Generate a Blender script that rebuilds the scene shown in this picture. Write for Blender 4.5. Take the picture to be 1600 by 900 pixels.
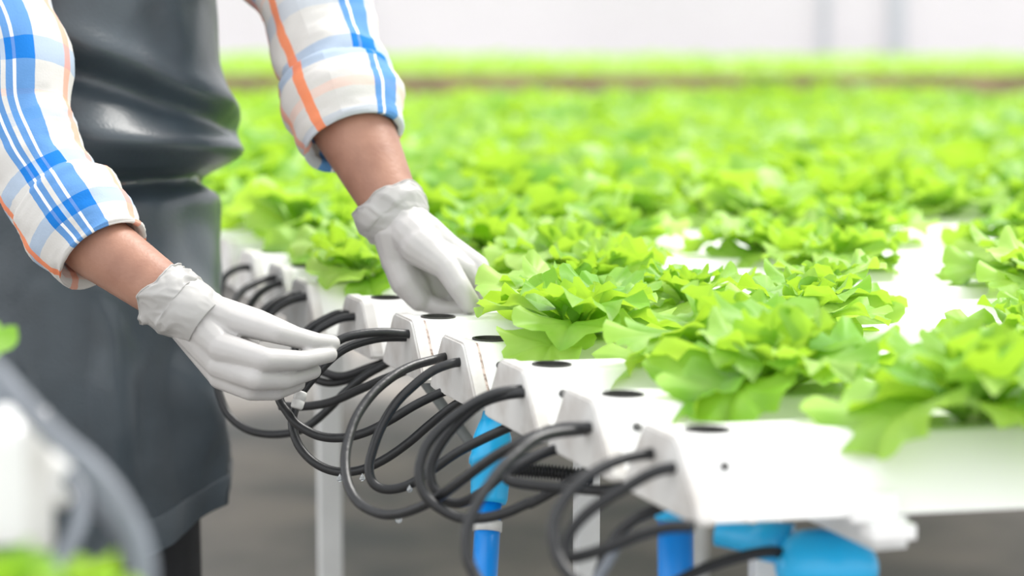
import bpy, bmesh, math, random
import numpy as np
from mathutils import Vector, Matrix, noise as mnoise

for o in list(bpy.data.objects):
    bpy.data.objects.remove(o)
scene = bpy.context.scene
COL = scene.collection
rnd = random.Random(7)

# ------------------------------------------------------------------ camera
FPX = 3600.0
CAM = Vector((0, 0, 1.22))
TILT = math.atan(432 / FPX)
cd = bpy.data.cameras.new('camera')
cd.sensor_width = 36.0
cd.lens = 36.0 * FPX / 1600.0
cd.clip_start = 0.05
cd.dof.use_dof = True
cd.dof.focus_distance = 2.33
cd.dof.aperture_fstop = 2.8
cam = bpy.data.objects.new('camera', cd)
COL.objects.link(cam)
cam.location = CAM
cam.rotation_euler = (math.pi / 2 - TILT, 0, 0)
scene.camera = cam

# ------------------------------------------------------------------ light
world = bpy.data.worlds.new('world')
scene.world = world
world.use_nodes = True
bg = world.node_tree.nodes['Background']
bg.inputs[0].default_value = (0.97, 0.985, 1.0, 1)
bg.inputs[1].default_value = 1.25
sd = bpy.data.lights.new('sun', 'SUN')
sd.energy = 3.0
sd.angle = math.radians(28)
sd.color = (1.0, 0.97, 0.92)
sun = bpy.data.objects.new('sun', sd)
COL.objects.link(sun)
sun.location = (4, 4, 6)
sun.rotation_euler = Vector((-0.50, -0.42, -1.0)).to_track_quat('-Z', 'Y').to_euler()
vs = scene.view_settings
vs.view_transform = 'Standard'
vs.look = 'None'
vs.gamma = 1.0
vs.use_curve_mapping = False
vs.exposure = 0.45

# ------------------------------------------------------------------ pixel helpers (1600x900)
FW = Vector((0, math.cos(TILT), -math.sin(TILT)))
UP = Vector((0, math.sin(TILT), math.cos(TILT)))
RT = Vector((1, 0, 0))

def ray(px, py):
    return FW + RT * ((px - 800) / FPX) + UP * (-(py - 450) / FPX)

def P(px, py, d):
    return CAM + ray(px, py) * d

def Pz(px, py, z):
    r = ray(px, py)
    return CAM + r * ((z - CAM.z) / r.z)

def proj(p):
    v = Vector(p) - CAM
    d = v.dot(FW)
    return 800 + FPX * v.dot(RT) / d, 450 - FPX * v.dot(UP) / d, d

# ------------------------------------------------------------------ materials
MATS = {}

def mat(name, base, rough=0.5, var=0.0, scale=20.0, bump=0.0, bscale=60.0, base2=None, spec=0.5,
        trans=0.0, coat=0.0, detail=4.0, metallic=0.0, lo=0.35, hi=0.65):
    m = bpy.data.materials.new(name)
    m.use_nodes = True
    nt = m.node_tree
    b = nt.nodes['Principled BSDF']
    b.inputs['Roughness'].default_value = rough
    b.inputs['Specular IOR Level'].default_value = spec
    b.inputs['Metallic'].default_value = metallic
    b.inputs['Coat Weight'].default_value = coat
    tc = nt.nodes.new('ShaderNodeTexCoord')
    n = nt.nodes.new('ShaderNodeTexNoise')
    n.inputs['Scale'].default_value = scale
    n.inputs['Detail'].default_value = detail
    nt.links.new(tc.outputs['Object'], n.inputs['Vector'])
    r = nt.nodes.new('ShaderNodeValToRGB')
    r.color_ramp.elements[0].position = lo
    r.color_ramp.elements[1].position = hi
    c2 = base2 if base2 else tuple(max(0, c * (1 - var)) for c in base)
    r.color_ramp.elements[0].color = (*c2, 1)
    r.color_ramp.elements[1].color = (*base, 1)
    nt.links.new(n.outputs['Fac'], r.inputs['Fac'])
    nt.links.new(r.outputs['Color'], b.inputs['Base Color'])
    if bump > 0:
        n2 = nt.nodes.new('ShaderNodeTexNoise')
        n2.inputs['Scale'].default_value = bscale
        n2.inputs['Detail'].default_value = 3
        nt.links.new(tc.outputs['Object'], n2.inputs['Vector'])
        bp = nt.nodes.new('ShaderNodeBump')
        bp.inputs['Strength'].default_value = bump
        bp.inputs['Distance'].default_value = 0.004
        nt.links.new(n2.outputs['Fac'], bp.inputs['Height'])
        nt.links.new(bp.outputs['Normal'], b.inputs['Normal'])
    if trans > 0:
        t = nt.nodes.new('ShaderNodeBsdfTranslucent')
        nt.links.new(r.outputs['Color'], t.inputs['Color'])
        mx = nt.nodes.new('ShaderNodeMixShader')
        mx.inputs[0].default_value = trans
        nt.links.new(b.outputs[0], mx.inputs[1])
        nt.links.new(t.outputs[0], mx.inputs[2])
        nt.links.new(mx.outputs[0], nt.nodes['Material Output'].inputs['Surface'])
    MATS[name] = m
    return m

def leaf_mat(name, dark, light, tr, trans=0.45, objrandom=True):
    m = bpy.data.materials.new(name)
    m.use_nodes = True
    nt = m.node_tree
    b = nt.nodes['Principled BSDF']
    b.inputs['Roughness'].default_value = 0.42
    b.inputs['Specular IOR Level'].default_value = 0.35
    tc = nt.nodes.new('ShaderNodeTexCoord')
    n = nt.nodes.new('ShaderNodeTexNoise')
    n.inputs['Scale'].default_value = 18
    n.inputs['Detail'].default_value = 3
    nt.links.new(tc.outputs['Object'], n.inputs['Vector'])
    oi = nt.nodes.new('ShaderNodeObjectInfo')
    ad = nt.nodes.new('ShaderNodeMath')
    ad.operation = 'MULTIPLY_ADD'
    ad.inputs[1].default_value = 0.55
    nt.links.new(oi.outputs['Random'], ad.inputs[0])
    sb = nt.nodes.new('ShaderNodeMath')
    sb.operation = 'SUBTRACT'
    sb.inputs[1].default_value = 0.27
    nt.links.new(n.outputs['Fac'], sb.inputs[0])
    nt.links.new(sb.outputs[0], ad.inputs[2])
    r = nt.nodes.new('ShaderNodeValToRGB')
    r.color_ramp.elements[0].position = 0.2
    r.color_ramp.elements[1].position = 0.8
    r.color_ramp.elements[0].color = (*dark, 1)
    r.color_ramp.elements[1].color = (*light, 1)
    nt.links.new(ad.outputs[0], r.inputs['Fac'])
    nt.links.new(r.outputs['Color'], b.inputs['Base Color'])
    t = nt.nodes.new('ShaderNodeBsdfTranslucent')
    t.inputs['Color'].default_value = (*tr, 1)
    mx = nt.nodes.new('ShaderNodeMixShader')
    mx.inputs[0].default_value = trans
    nt.links.new(b.outputs[0], mx.inputs[1])
    nt.links.new(t.outputs[0], mx.inputs[2])
    nt.links.new(mx.outputs[0], nt.nodes['Material Output'].inputs['Surface'])
    MATS[name] = m
    return m

mat('pvc', (0.86, 0.86, 0.85), 0.38, 0.03, 9)
mat('cap', (0.70, 0.69, 0.67), 0.5, 0.0, 22, base2=(0.50, 0.47, 0.44), lo=0.28, hi=0.55)  # same PVC greyed to carry the caps' shade; blotches are dirt
mat('sealant', (0.62, 0.50, 0.46), 0.6, 0, 90, base2=(0.12, 0.07, 0.05), lo=0.42, hi=0.56)
mat('hole', (0.05, 0.05, 0.045), 0.8, 0.3, 60)  # near-black colour stands in for shade inside the planting holes
mat('screw', (0.06, 0.06, 0.06), 0.5, 0.3, 80)
mat('rubber', (0.010, 0.011, 0.013), 0.36, 0.35, 40, spec=0.5, bump=0.15, bscale=120)
mat('rubber_grey', (0.16, 0.18, 0.21), 0.5, 0.2, 30)
mat('clamp', (0.62, 0.62, 0.60), 0.4, 0.2, 60)
mat('blue_pipe', (0.0, 0.25, 0.78), 0.32, 0.12, 15)
mat('blue_fit', (0.015, 0.47, 0.88), 0.28, 0.1, 15)
mat('steel_white', (0.72, 0.73, 0.73), 0.45, 0.1, 12)
mat('steel_grey', (0.20, 0.22, 0.22), 0.5, 0.2, 12)
mat('brown_rail', (0.36, 0.27, 0.15), 0.7, 0.3, 5)
mat('floor', (0.30, 0.27, 0.245), 0.75, 0, 2.2, base2=(0.13, 0.135, 0.135), bump=0.2, bscale=30)
mat('sheet', (0.86, 0.84, 0.85), 0.7, 0.05, 0.6, trans=0.4)
mat('post', (0.62, 0.64, 0.68), 0.5, 0.1, 4)
mat('apron', (0.046, 0.064, 0.080), 0.38, 0.25, 14, spec=0.6, bump=0.12, bscale=260, coat=0.08)
mat('trousers', (0.012, 0.013, 0.016), 0.8, 0.3, 60)
mat('shoe', (0.02, 0.018, 0.016), 0.6, 0.3, 40)
mat('skin', (0.36, 0.185, 0.125), 0.48, 0, 26, base2=(0.28, 0.135, 0.09), bump=0.12, bscale=220)
mat('hair', (0.02, 0.015, 0.012), 0.6, 0.4, 80)
mat('glove', (0.54, 0.525, 0.515), 0.36, 0.06, 40, trans=0.12, bump=0.22, bscale=38)
mat('cuff', (0.58, 0.57, 0.555), 0.34, 0.06, 30, trans=0.30, bump=0.08, bscale=60)
mat('water', (0.8, 0.84, 0.86), 0.08, 0.02, 10)
mat('stem', (0.55, 0.68, 0.28), 0.5, 0.15, 30, trans=0.3)
MATS['water'].node_tree.nodes['Principled BSDF'].inputs['Transmission Weight'].default_value = 0.85
leaf_mat('leaf', (0.16, 0.40, 0.030), (0.46, 0.67, 0.18), (0.45, 0.69, 0.045), 0.45)
leaf_mat('leaf_red', (0.20, 0.06, 0.05), (0.40, 0.13, 0.10), (0.35, 0.10, 0.06))

def plaid():
    m = bpy.data.materials.new('plaid')
    m.use_nodes = True
    nt = m.node_tree
    b = nt.nodes['Principled BSDF']
    b.inputs['Roughness'].default_value = 0.85
    b.inputs['Specular IOR Level'].default_value = 0.15
    uv = nt.nodes.new('ShaderNodeUVMap')
    uv.uv_map = 'UVMap'
    sx = nt.nodes.new('ShaderNodeSeparateXYZ')
    nt.links.new(uv.outputs[0], sx.inputs[0])

    def mth(op, a, bb=None, c=None):
        n = nt.nodes.new('ShaderNodeMath')
        n.operation = op
        for i, v in enumerate((a, bb, c)):
            if v is None:
                continue
            if isinstance(v, (int, float)):
                n.inputs[i].default_value = v
            else:
                nt.links.new(v, n.inputs[i])
        return n.outputs[0]

    def stripe(coord, period, centre, half):
        s = mth('SUBTRACT', coord, centre)
        s = mth('WRAP', s, period / 2, -period / 2)
        s = mth('ABSOLUTE', s)
        return mth('LESS_THAN', s, half)

    cur = (0.66, 0.645, 0.62, 1)
    first = True

    def over(mask, col, opacity, mode='MIX'):
        nonlocal cur, first
        n = nt.nodes.new('ShaderNodeMix')
        n.data_type = 'RGBA'
        n.blend_type = mode
        if mask is None:
            n.inputs[0].default_value = opacity
        else:
            nt.links.new(mth('MULTIPLY', mask, opacity), n.inputs[0])
        if first:
            n.inputs[6].default_value = cur
        else:
            nt.links.new(cur, n.inputs[6])
        n.inputs[7].default_value = (*col, 1)
        cur = n.outputs[2]
        first = False
    U, V = sx.outputs[0], sx.outputs[1]
    W = 0.168
    # cross bands (weft): paler
    over(stripe(V, 0.150, 0.030, 0.0090), (0.27, 0.42, 0.63), 0.62)
    over(stripe(V, 0.150, 0.075, 0.0055), (0.92, 0.52, 0.38), 0.38)
    over(stripe(V, 0.150, 0.112, 0.0090), (0.27, 0.42, 0.63), 0.30)
    # length bands (warp)
    over(stripe(U, W, 0.0, 0.0150), (0.04, 0.24, 0.60), 0.86)
    over(stripe(U, W, 0.006, 0.0017), (0.85, 0.85, 0.85), 1.0)
    over(stripe(U, W, 0.064, 0.0062), (0.88, 0.24, 0.085), 0.88)
    over(stripe(U, W, 0.108, 0.0062), (0.88, 0.24, 0.085), 0.55)
    # where the two blues cross the weave deepens
    over(mth('MULTIPLY', stripe(U, W, 0.0, 0.0150), stripe(V, 0.150, 0.030, 0.0090)), (0.0, 0.17, 0.60), 0.85)
    n = nt.nodes.new('ShaderNodeTexNoise')
    n.inputs['Scale'].default_value = 420
    nt.links.new(uv.outputs[0], n.inputs['Vector'])
    bp = nt.nodes.new('ShaderNodeBump')
    bp.inputs['Strength'].default_value = 0.15
    bp.inputs['Distance'].default_value = 0.002
    nt.links.new(n.outputs['Fac'], bp.inputs['Height'])
    nt.links.new(bp.outputs['Normal'], b.inputs['Normal'])
    nt.links.new(cur, b.inputs['Base Color'])
    t = nt.nodes.new('ShaderNodeBsdfTranslucent')
    nt.links.new(cur, t.inputs['Color'])
    mx = nt.nodes.new('ShaderNodeMixShader')
    mx.inputs[0].default_value = 0.12
    nt.links.new(b.outputs[0], mx.inputs[1])
    nt.links.new(t.outputs[0], mx.inputs[2])
    nt.links.new(mx.outputs[0], nt.nodes['Material Output'].inputs['Surface'])
    MATS['plaid'] = m
plaid()

# ------------------------------------------------------------------ object helpers
def link(name, me, material, parent=None, loc=None, smooth=True):
    o = bpy.data.objects.new(name, me)
    COL.objects.link(o)
    if material and not me.materials:
        me.materials.append(MATS[material])
    if smooth:
        me.polygons.foreach_set('use_smooth', [True] * len(me.polygons))
    if parent is not None:
        o.parent = parent
        o.location = -parent.location if loc is None else loc
    elif loc is not None:
        o.location = loc
    return o

def tag(o, label=None, cat=None, group=None, kind=None):
    if label: o['label'] = label
    if cat: o['category'] = cat
    if group: o['group'] = group
    if kind: o['kind'] = kind
    return o

def thing(name, label, cat, loc=(0, 0, 0), group=None):
    o = bpy.data.objects.new(name, None)
    o.empty_display_size = 0.05
    COL.objects.link(o)
    o.location = loc
    return tag(o, label, cat, group)

def mesh(name, V, F):
    me = bpy.data.meshes.new(name)
    me.from_pydata([tuple(v) for v in V], [], F)
    me.update()
    return me

def recenter(o):
    """put a top-level mesh object's origin at the middle of its base"""
    me = o.data
    n = len(me.vertices)
    a = np.empty(n * 3)
    me.vertices.foreach_get('co', a)
    a = a.reshape(-1, 3)
    c = np.array([(a[:, 0].min() + a[:, 0].max()) / 2, (a[:, 1].min() + a[:, 1].max()) / 2, a[:, 2].min()])
    a -= c
    me.vertices.foreach_set('co', a.ravel())
    me.update()
    o.location = Vector(c) + o.location
    return o

def catmull(pts, n=8):
    pts = [Vector(p) for p in pts]
    q = [pts[0] * 2 - pts[1]] + pts + [pts[-1] * 2 - pts[-2]]
    out = []
    for i in range(1, len(q) - 2):
        a, b, c, d = q[i - 1], q[i], q[i + 1], q[i + 2]
        for k in range(n):
            t = k / n
            out.append(0.5 * ((2 * b) + (c - a) * t + (2 * a - 5 * b + 4 * c - d) * t * t + (3 * b - a - 3 * c + d) * t ** 3))
    out.append(pts[-1])
    return out

def frames(path, ref=None):
    ts = []
    for i in range(len(path)):
        a = path[max(0, i - 1)]
        b = path[min(len(path) - 1, i + 1)]
        ts.append((b - a).normalized())
    n = ref if ref else (Vector((0, 0, 1)) if abs(ts[0].z) < 0.9 else Vector((1, 0, 0)))
    out = []
    for t in ts:
        n = (n - t * n.dot(t)).normalized()
        out.append((t, n, t.cross(n)))
    return out

def sweep_vf(path, rad, seg=10, caps=True, V=None, F=None, fn=None, ref=None):
    V = [] if V is None else V
    F = [] if F is None else F
    fr = frames(path, ref)
    base = len(V)
    N = len(path)
    for i, (p, (t, n, b)) in enumerate(zip(path, fr)):
        r = rad[i] if isinstance(rad, (list, tuple)) else rad
        for k in range(seg):
            a = 2 * math.pi * k / seg
            rr = r if fn is None else fn(i / (N - 1), a, r)
            V.append(p + (n * math.cos(a) + b * math.sin(a)) * rr)
    for i in range(N - 1):
        for k in range(seg):
            k2 = (k + 1) % seg
            F.append((base + i * seg + k, base + i * seg + k2, base + (i + 1) * seg + k2, base + (i + 1) * seg + k))
    if caps:
        F.append(tuple(base + k for k in reversed(range(seg))))
        F.append(tuple(base + (N - 1) * seg + k for k in range(seg)))
    return V, F

def tube_mesh(name, pts, rad, n=8, seg=10):
    V, F = sweep_vf(catmull(pts, n), rad, seg)
    return mesh(name, V, F)

def box_vf(c, ax, ay, az, V=None, F=None):
    V = [] if V is None else V
    F = [] if F is None else F
    b = len(V)
    c, ax, ay, az = Vector(c), Vector(ax), Vector(ay), Vector(az)
    for s in ((-1, -1, -1), (1, -1, -1), (1, 1, -1), (-1, 1, -1), (-1, -1, 1), (1, -1, 1), (1, 1, 1), (-1, 1, 1)):
        V.append(c + ax * s[0] + ay * s[1] + az * s[2])
    flip = ax.cross(ay).dot(az) < 0
    for f in ((3, 2, 1, 0), (4, 5, 6, 7), (0, 1, 5, 4), (1, 2, 6, 5), (2, 3, 7, 6), (3, 0, 4, 7)):
        f = tuple(b + i for i in f)
        F.append(tuple(reversed(f)) if flip else f)
    return V, F

def box_mesh(name, c, ax, ay, az, bev=0.0):
    V, F = box_vf(c, ax, ay, az)
    me = mesh(name, V, F)
    if bev:
        bm = bmesh.new()
        bm.from_mesh(me)
        bmesh.ops.bevel(bm, geom=bm.edges[:], offset=bev, segments=2, affect='EDGES', profile=0.7)
        bm.to_mesh(me)
        bm.free()
    return me

def lathe_path(name, p0, p1, prof, seg=20):
    """turned piece between p0 and p1; prof = [(t, radius)]"""
    p0, p1 = Vector(p0), Vector(p1)
    d = (p1 - p0).normalized()
    n = Vector((1, 0, 0)) if abs(d.x) < 0.8 else Vector((0, 1, 0))
    n = (n - d * n.dot(d)).normalized()
    b = d.cross(n)
    V, F = [], []
    for t, r in prof:
        for k in range(seg):
            a = 2 * math.pi * k / seg
            V.append(p0.lerp(p1, t) + (n * math.cos(a) + b * math.sin(a)) * r)
    for i in range(len(prof) - 1):
        for k in range(seg):
            k2 = (k + 1) % seg
            F.append((i * seg + k, i * seg + k2, (i + 1) * seg + k2, (i + 1) * seg + k))
    F.append(tuple(reversed(range(seg))))
    F.append(tuple((len(prof) - 1) * seg + k for k in range(seg)))
    return mesh(name, V, F)

ORD = ['zeroth', 'first', 'second', 'third', 'fourth', 'fifth', 'sixth', 'seventh', 'eighth', 'ninth', 'tenth',
       'eleventh', 'twelfth', 'thirteenth', 'fourteenth', 'fifteenth', 'sixteenth', 'seventeenth', 'eighteenth',
       'nineteenth', 'twentieth', 'twenty-first', 'twenty-second', 'twenty-third', 'twenty-fourth', 'twenty-fifth',
       'twenty-sixth', 'twenty-seventh', 'twenty-eighth', 'twenty-ninth', 'thirtieth', 'thirty-first', 'thirty-second', 'thirty-third', 'thirty-fourth']

# ------------------------------------------------------------------ setting
ZT = 0.897
def plane_box(name, x0, x1, y0, y1, z0, z1, m):
    me = box_mesh(name, ((x0 + x1) / 2, (y0 + y1) / 2, (z0 + z1) / 2), ((x1 - x0) / 2, 0, 0), (0, (y1 - y0) / 2, 0), (0, 0, (z1 - z0) / 2))
    return link(name, me, m, smooth=False)

tag(plane_box('floor', -9, 9, -3, 16.2, -0.1, 0, 'floor'), kind='structure')
tag(plane_box('wall_back', -9, 9, 16.0, 16.02, 0, 3.2, 'sheet'), kind='structure')
for k, (px, w) in enumerate(((1395, 0.055), (1283, 0.03), (560, 0.03), (-250, 0.05), (2000, 0.05))):
    x = (px - 800) / FPX * 16.0
    tag(plane_box('trim_%d' % (k + 1), x - w, x + w, 15.90, 15.985, 0, 3.2, 'post'), kind='structure')

# ------------------------------------------------------------------ channels
CORN5 = Pz(645.5, 503, ZT)
CORN1 = Pz(1060, 686, ZT)
STEP = (CORN5 - CORN1) / 4
EE = STEP.normalized()
ang = math.atan2(3600, 17200)
UU = Vector((math.cos(ang), math.sin(ang), 0))
NCAP = Vector((EE.y, -EE.x, 0))        # horizontal normal of the end plane, pointing along the channel
T, HB, SL = 0.062, 0.057, 0.047        # top width, height, side overhang
NCH = 33
LEN = 3.3
STAG = {6: -0.006, 7: -0.024, 8: -0.013, 9: -0.012, 10: -0.008}

def corner(i):
    return CORN1 + STEP * (i - 1) + UU * STAG.get(i, 0.0)

def section(out=0.0, r=0.004, rb=0.006):
    poly = [Vector((-SL - out * 1.5, -HB - out)), Vector((T + SL + out * 1.5, -HB - out)), Vector((T + out, out)), Vector((-out, out))]
    res = []
    for k in range(4):
        p, a, b = poly[k], poly[k - 1], poly[(k + 1) % 4]
        rr = rb if k < 2 else r
        d1, d2 = (a - p).normalized(), (b - p).normalized()
        p0, p2 = p + d1 * rr, p + d2 * rr
        for t in (0, 0.33, 0.67, 1):
            res.append(p0 * (1 - t) ** 2 + p * 2 * t * (1 - t) + p2 * t * t)
    return res       # 16 points, counter-clockwise seen with e right, z up

def LW(s, e, z):
    return UU * s + EE * e + Vector((0, 0, z))

def prism(name, sec, s0, s1):
    n = len(sec)
    V = [LW(s0, p.x, p.y) for p in sec] + [LW(s1, p.x, p.y) for p in sec]
    F = [(k, (k + 1) % n, n + (k + 1) % n, n + k) for k in range(n)]
    F = [tuple(reversed(f)) for f in F]
    F += [tuple(range(n)), tuple(reversed(range(n, 2 * n)))]
    return mesh(name, V, F)

def gully_mesh(name, hole):
    sec = section()
    if not hole:
        return prism(name, sec, 0.006, LEN)
    n = len(sec)
    hs, he, hr = 0.036, T / 2, 0.0168
    st = [0.006, hs - 0.022, hs + 0.022, LEN]
    V, F = [], []
    for s in st:
        V += [LW(s, p.x, p.y) for p in sec]
    for j in range(3):
        for k in range(n):
            k2 = (k + 1) % n
            if j == 1 and k == 11:      # the flat top between the far and near rounded corners
                continue
            F.append((j * n + k, (j + 1) * n + k, (j + 1) * n + k2, j * n + k2))
    F.append(tuple(range(n)))
    F.append(tuple(reversed(range(3 * n, 4 * n))))
    # patch with a round hole and its sunken cup
    c = [n + 11, n + 12, 2 * n + 12, 2 * n + 11]      # far-near at st1, near-far at st2
    m = 24
    b = len(V)
    for z in (0.0, -0.03):
        for k in range(m):
            a = 2 * math.pi * k / m
            V.append(LW(hs + hr * math.cos(a), he + hr * math.sin(a), z))
    # corners by angle: (s+,e+)=c[3], (s-,e+)=c[0], (s-,e-)=c[1], (s+,e-)=c[2]
    order = [c[3], c[0], c[1], c[2]]
    for k in range(m):
        k2 = (k + 1) % m
        q = int(((k + 0.5) * 360 / m) // 90)
        F.append((b + k, order[q], b + k2))
        if (k + 1) % (m // 4) == 0:
            F.append((order[q], order[(q + 1) % 4], b + k2))
        F.append((b + k, b + k2, b + m + k2, b + m + k))
    F.append(tuple(b + m + k for k in range(m)))
    me = mesh(name, V, F)
    bm = bmesh.new()
    bm.from_mesh(me)
    bmesh.ops.recalc_face_normals(bm, faces=bm.faces[:])
    bm.to_mesh(me)
    bm.free()
    return me

gm_hole = gully_mesh('gully', True)
gm_plain = gully_mesh('gully_plain', False)
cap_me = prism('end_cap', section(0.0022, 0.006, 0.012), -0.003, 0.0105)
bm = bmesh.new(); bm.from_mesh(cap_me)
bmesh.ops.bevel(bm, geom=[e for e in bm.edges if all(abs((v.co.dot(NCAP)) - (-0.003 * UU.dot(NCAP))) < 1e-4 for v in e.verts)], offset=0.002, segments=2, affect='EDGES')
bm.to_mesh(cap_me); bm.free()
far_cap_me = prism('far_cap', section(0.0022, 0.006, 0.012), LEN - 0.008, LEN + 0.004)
seal_me = prism('sealant_strip', section(0.0010), 0.0104, 0.0135)
sn = Vector((0, 0, 1)).cross(UU)
side_n = (-EE * HB + Vector((0, 0, SL))).normalized()
sp = LW(0.030, -SL * 0.34, -HB * 0.34)
screw_me = lathe_path('screw', sp - side_n * 0.004, sp + side_n * 0.0022, [(0, 0.0022), (0.62, 0.0024), (0.63, 0.0042), (0.9, 0.0040), (1, 0.0022)], 14)
def hole_shade_disc():  # dark liner added so the lit white hole looks shaded inside
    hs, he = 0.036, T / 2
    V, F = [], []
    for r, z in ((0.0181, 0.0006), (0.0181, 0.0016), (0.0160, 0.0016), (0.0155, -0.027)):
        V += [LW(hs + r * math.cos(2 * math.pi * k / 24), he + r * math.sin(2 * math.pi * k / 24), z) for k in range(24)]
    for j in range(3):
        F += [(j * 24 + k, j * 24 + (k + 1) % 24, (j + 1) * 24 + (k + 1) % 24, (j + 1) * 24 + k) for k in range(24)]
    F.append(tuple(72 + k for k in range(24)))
    return mesh('hole_shade', V, F)
hole_shade_me = hole_shade_disc()
ch_desc = {1: 'nearest white trapezoid gully with clip bracket and overhanging lettuce at right',
           2: 'second white gully from the front, just behind the nearest one',
           3: 'third white gully from the front, its pair of tubes running as one',
           4: 'fourth white gully from the front, in front of the rust-stained one',
           5: 'rust-stained white gully whose tube is pinched in the gloved fingers',
           6: 'sixth white gully from the front, directly under the open gloved palm',
           7: 'seventh white gully from the front, holding the small dark green lettuce'}
for i in range(1, NCH + 1):
    c = corner(i)
    t = thing('nutrient_channel', ch_desc.get(i, 'white growing gully, %s from the front in the lettuce rack' % ORD[i]), 'channel', c, 'white growing gullies in the main rack')
    link('gully', gm_hole if i <= 9 else gm_plain, 'pvc', t, Vector((0, 0, 0)), smooth=False)
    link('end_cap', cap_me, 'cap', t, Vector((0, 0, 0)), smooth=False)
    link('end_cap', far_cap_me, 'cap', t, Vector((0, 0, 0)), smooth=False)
    if i <= 4:
        link('screw', screw_me, 'screw', t, Vector((0, 0, 0)))
    if i in (4, 5):
        tag(link('sealant_strip', seal_me, 'sealant', t, Vector((0, 0, 0)), smooth=False), 'rusty stained sealant strip behind the cap')
    if i <= 9:
        tag(link('hole_shade_liner', hole_shade_me, 'hole', t, Vector((0, 0, 0)), smooth=False), 'dark liner painting the shade inside the empty planting hole')

# rack under the channels: rails along the end line, legs, cross bars
ZB = ZT - HB
rack = thing('rack_frame', 'pale steel rack frame with posts under the white gullies', 'frame', corner(5) + UU * 0.145 - Vector((0, 0, ZT)))
def rail_pt(off, k):
    return CORN1 + STEP * (k - 1) + UU * off
for off in (0.15, 1.2, 2.3, 3.2):
    a, b = rail_pt(off, 0.75), rail_pt(off, NCH + 0.6)
    m_ = (a + b) / 2
    m_.z = ZB - 0.0135
    link('rail', box_mesh('rail', m_, (b - a) / 2, NCAP * 0.014, Vector((0, 0, 0.0125))), 'steel_white', rack, smooth=False)
def leg(off, k, w=0.016, ztop=ZB - 0.026):
    p = rail_pt(off, k)
    link('leg', box_mesh('leg', (p.x, p.y, ztop / 2), UU * w, UU.cross(Vector((0, 0, 1))) * w, (0, 0, ztop / 2), 0.003), 'steel_white', rack, smooth=False)
def leg_at_px(px, off):
    lo, hi = 0.5, 30.0
    for _ in range(40):
        mid = (lo + hi) / 2
        q = rail_pt(off, mid); q.z = 0.5
        if proj(q)[0] > px: lo = mid
        else: hi = mid
    return lo
for px in (1190, 915, 515):
    leg(0.15, leg_at_px(px, 0.15), 0.0165 if px < 600 else 0.012)
for k in (20, 26, 32):
    leg(0.15, k)
for off in (1.2, 2.3, 3.2):
    for k in (1, 9, 17, 25, 33):
        leg(off, k)

# ------------------------------------------------------------------ lettuce
def leaf_vf(L, W, phi0, kap, cup, ruff, lobes, lob_amp, seed, rings, seg, petiole=0.62, V=None, F=None, M=None):
    """a frilly lobed blade: outline in polar form about the blade's middle, stretched to the stalk, then bent"""
    V = [] if V is None else V
    F = [] if F is None else F
    r_ = random.Random(seed)
    ph = r_.uniform(0, 6.28); ph2 = r_.uniform(0, 6.28); ph3 = r_.uniform(0, 6.28)
    skew = r_.uniform(-0.25, 0.25)
    base = len(V)
    cx = petiole * L
    pts = []
    for j in range(rings + 1):
        f = j / rings
        m = 1 if j == 0 else seg
        for k in range(m):
            a = 2 * math.pi * k / seg
            lob = 1.08 - lob_amp * 2.0 * (1 - abs(math.cos(lobes * a / 2 + ph))) ** 1.6 + lob_amp * 0.35 * math.cos(3 * a + ph2)
            rr_x = (L - cx) * lob
            rr_y = W * lob
            x, y = math.cos(a) * rr_x, math.sin(a) * rr_y
            if math.cos(a) < 0:         # towards the stalk
                x = math.cos(a) * cx
                y *= max(0.05, 1 - (-math.cos(a)) ** 1.1 * 0.92)
            x, y = x * f, y * f
            X = cx + x
            edge = f ** 2.2
            zz = cup * y * y / W + edge * ruff * (math.sin(lobes * a + ph3) + 0.6 * math.sin((2 * lobes - 1) * a + ph2))
            zz -= 0.004 * math.exp(-(y / (0.06 * W + 1e-6)) ** 2) * (1 if j else 1)
            pts.append((X, y + skew * X * X / L * 0.5, zz))
    for X, y, zz in pts:
        s = max(X / L, 0)
        # bend: angle phi(s)=phi0-kap*s
        n = 8
        px = pz = 0.0
        for q in range(n):
            ph_ = phi0 - kap * s * (q + 0.5) / n
            px += math.cos(ph_) * s * L / n
            pz += math.sin(ph_) * s * L / n
        phe = phi0 - kap * s
        p = Vector((px - math.sin(phe) * zz, y, pz + math.cos(phe) * zz))
        V.append(M @ p if M is not None else p)
    for k in range(seg):
        F.append((base, base + 1 + k, base + 1 + (k + 1) % seg))
    for j in range(1, rings):
        o0 = base + 1 + (j - 1) * seg
        o1 = base + 1 + j * seg
        for k in range(seg):
            k2 = (k + 1) % seg
            F.append((o0 + k, o1 + k, o1 + k2, o0 + k2))
    return V, F

LEAF = {'outer': [], 'mid': [], 'inner': []}
for q in range(4):
    LEAF['outer'].append(mesh('leaf_outer', *leaf_vf(0.116, 0.049 + 0.004 * q, 0.60, 1.15 + 0.15 * q, 0.22, 0.0050, 6 + 2 * (q % 2), 0.15, 10 + q, 5, 48)))
    LEAF['mid'].append(mesh('leaf_mid', *leaf_vf(0.098, 0.043 + 0.003 * q, 0.98, 1.0 + 0.15 * q, 0.26, 0.0060, 6 + 2 * (q % 2), 0.15, 30 + q, 5, 48)))
    LEAF['inner'].append(mesh('leaf_inner', *leaf_vf(0.060, 0.024 + 0.002 * q, 1.30, 0.6, 0.6, 0.0065, 6, 0.15, 50 + q, 4, 36)))
stem_me = lathe_path('stem', (0, 0, -0.012), (0, 0, 0.014), [(0, 0.009), (0.5, 0.008), (0.8, 0.010), (1, 0.004)], 10)

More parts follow.
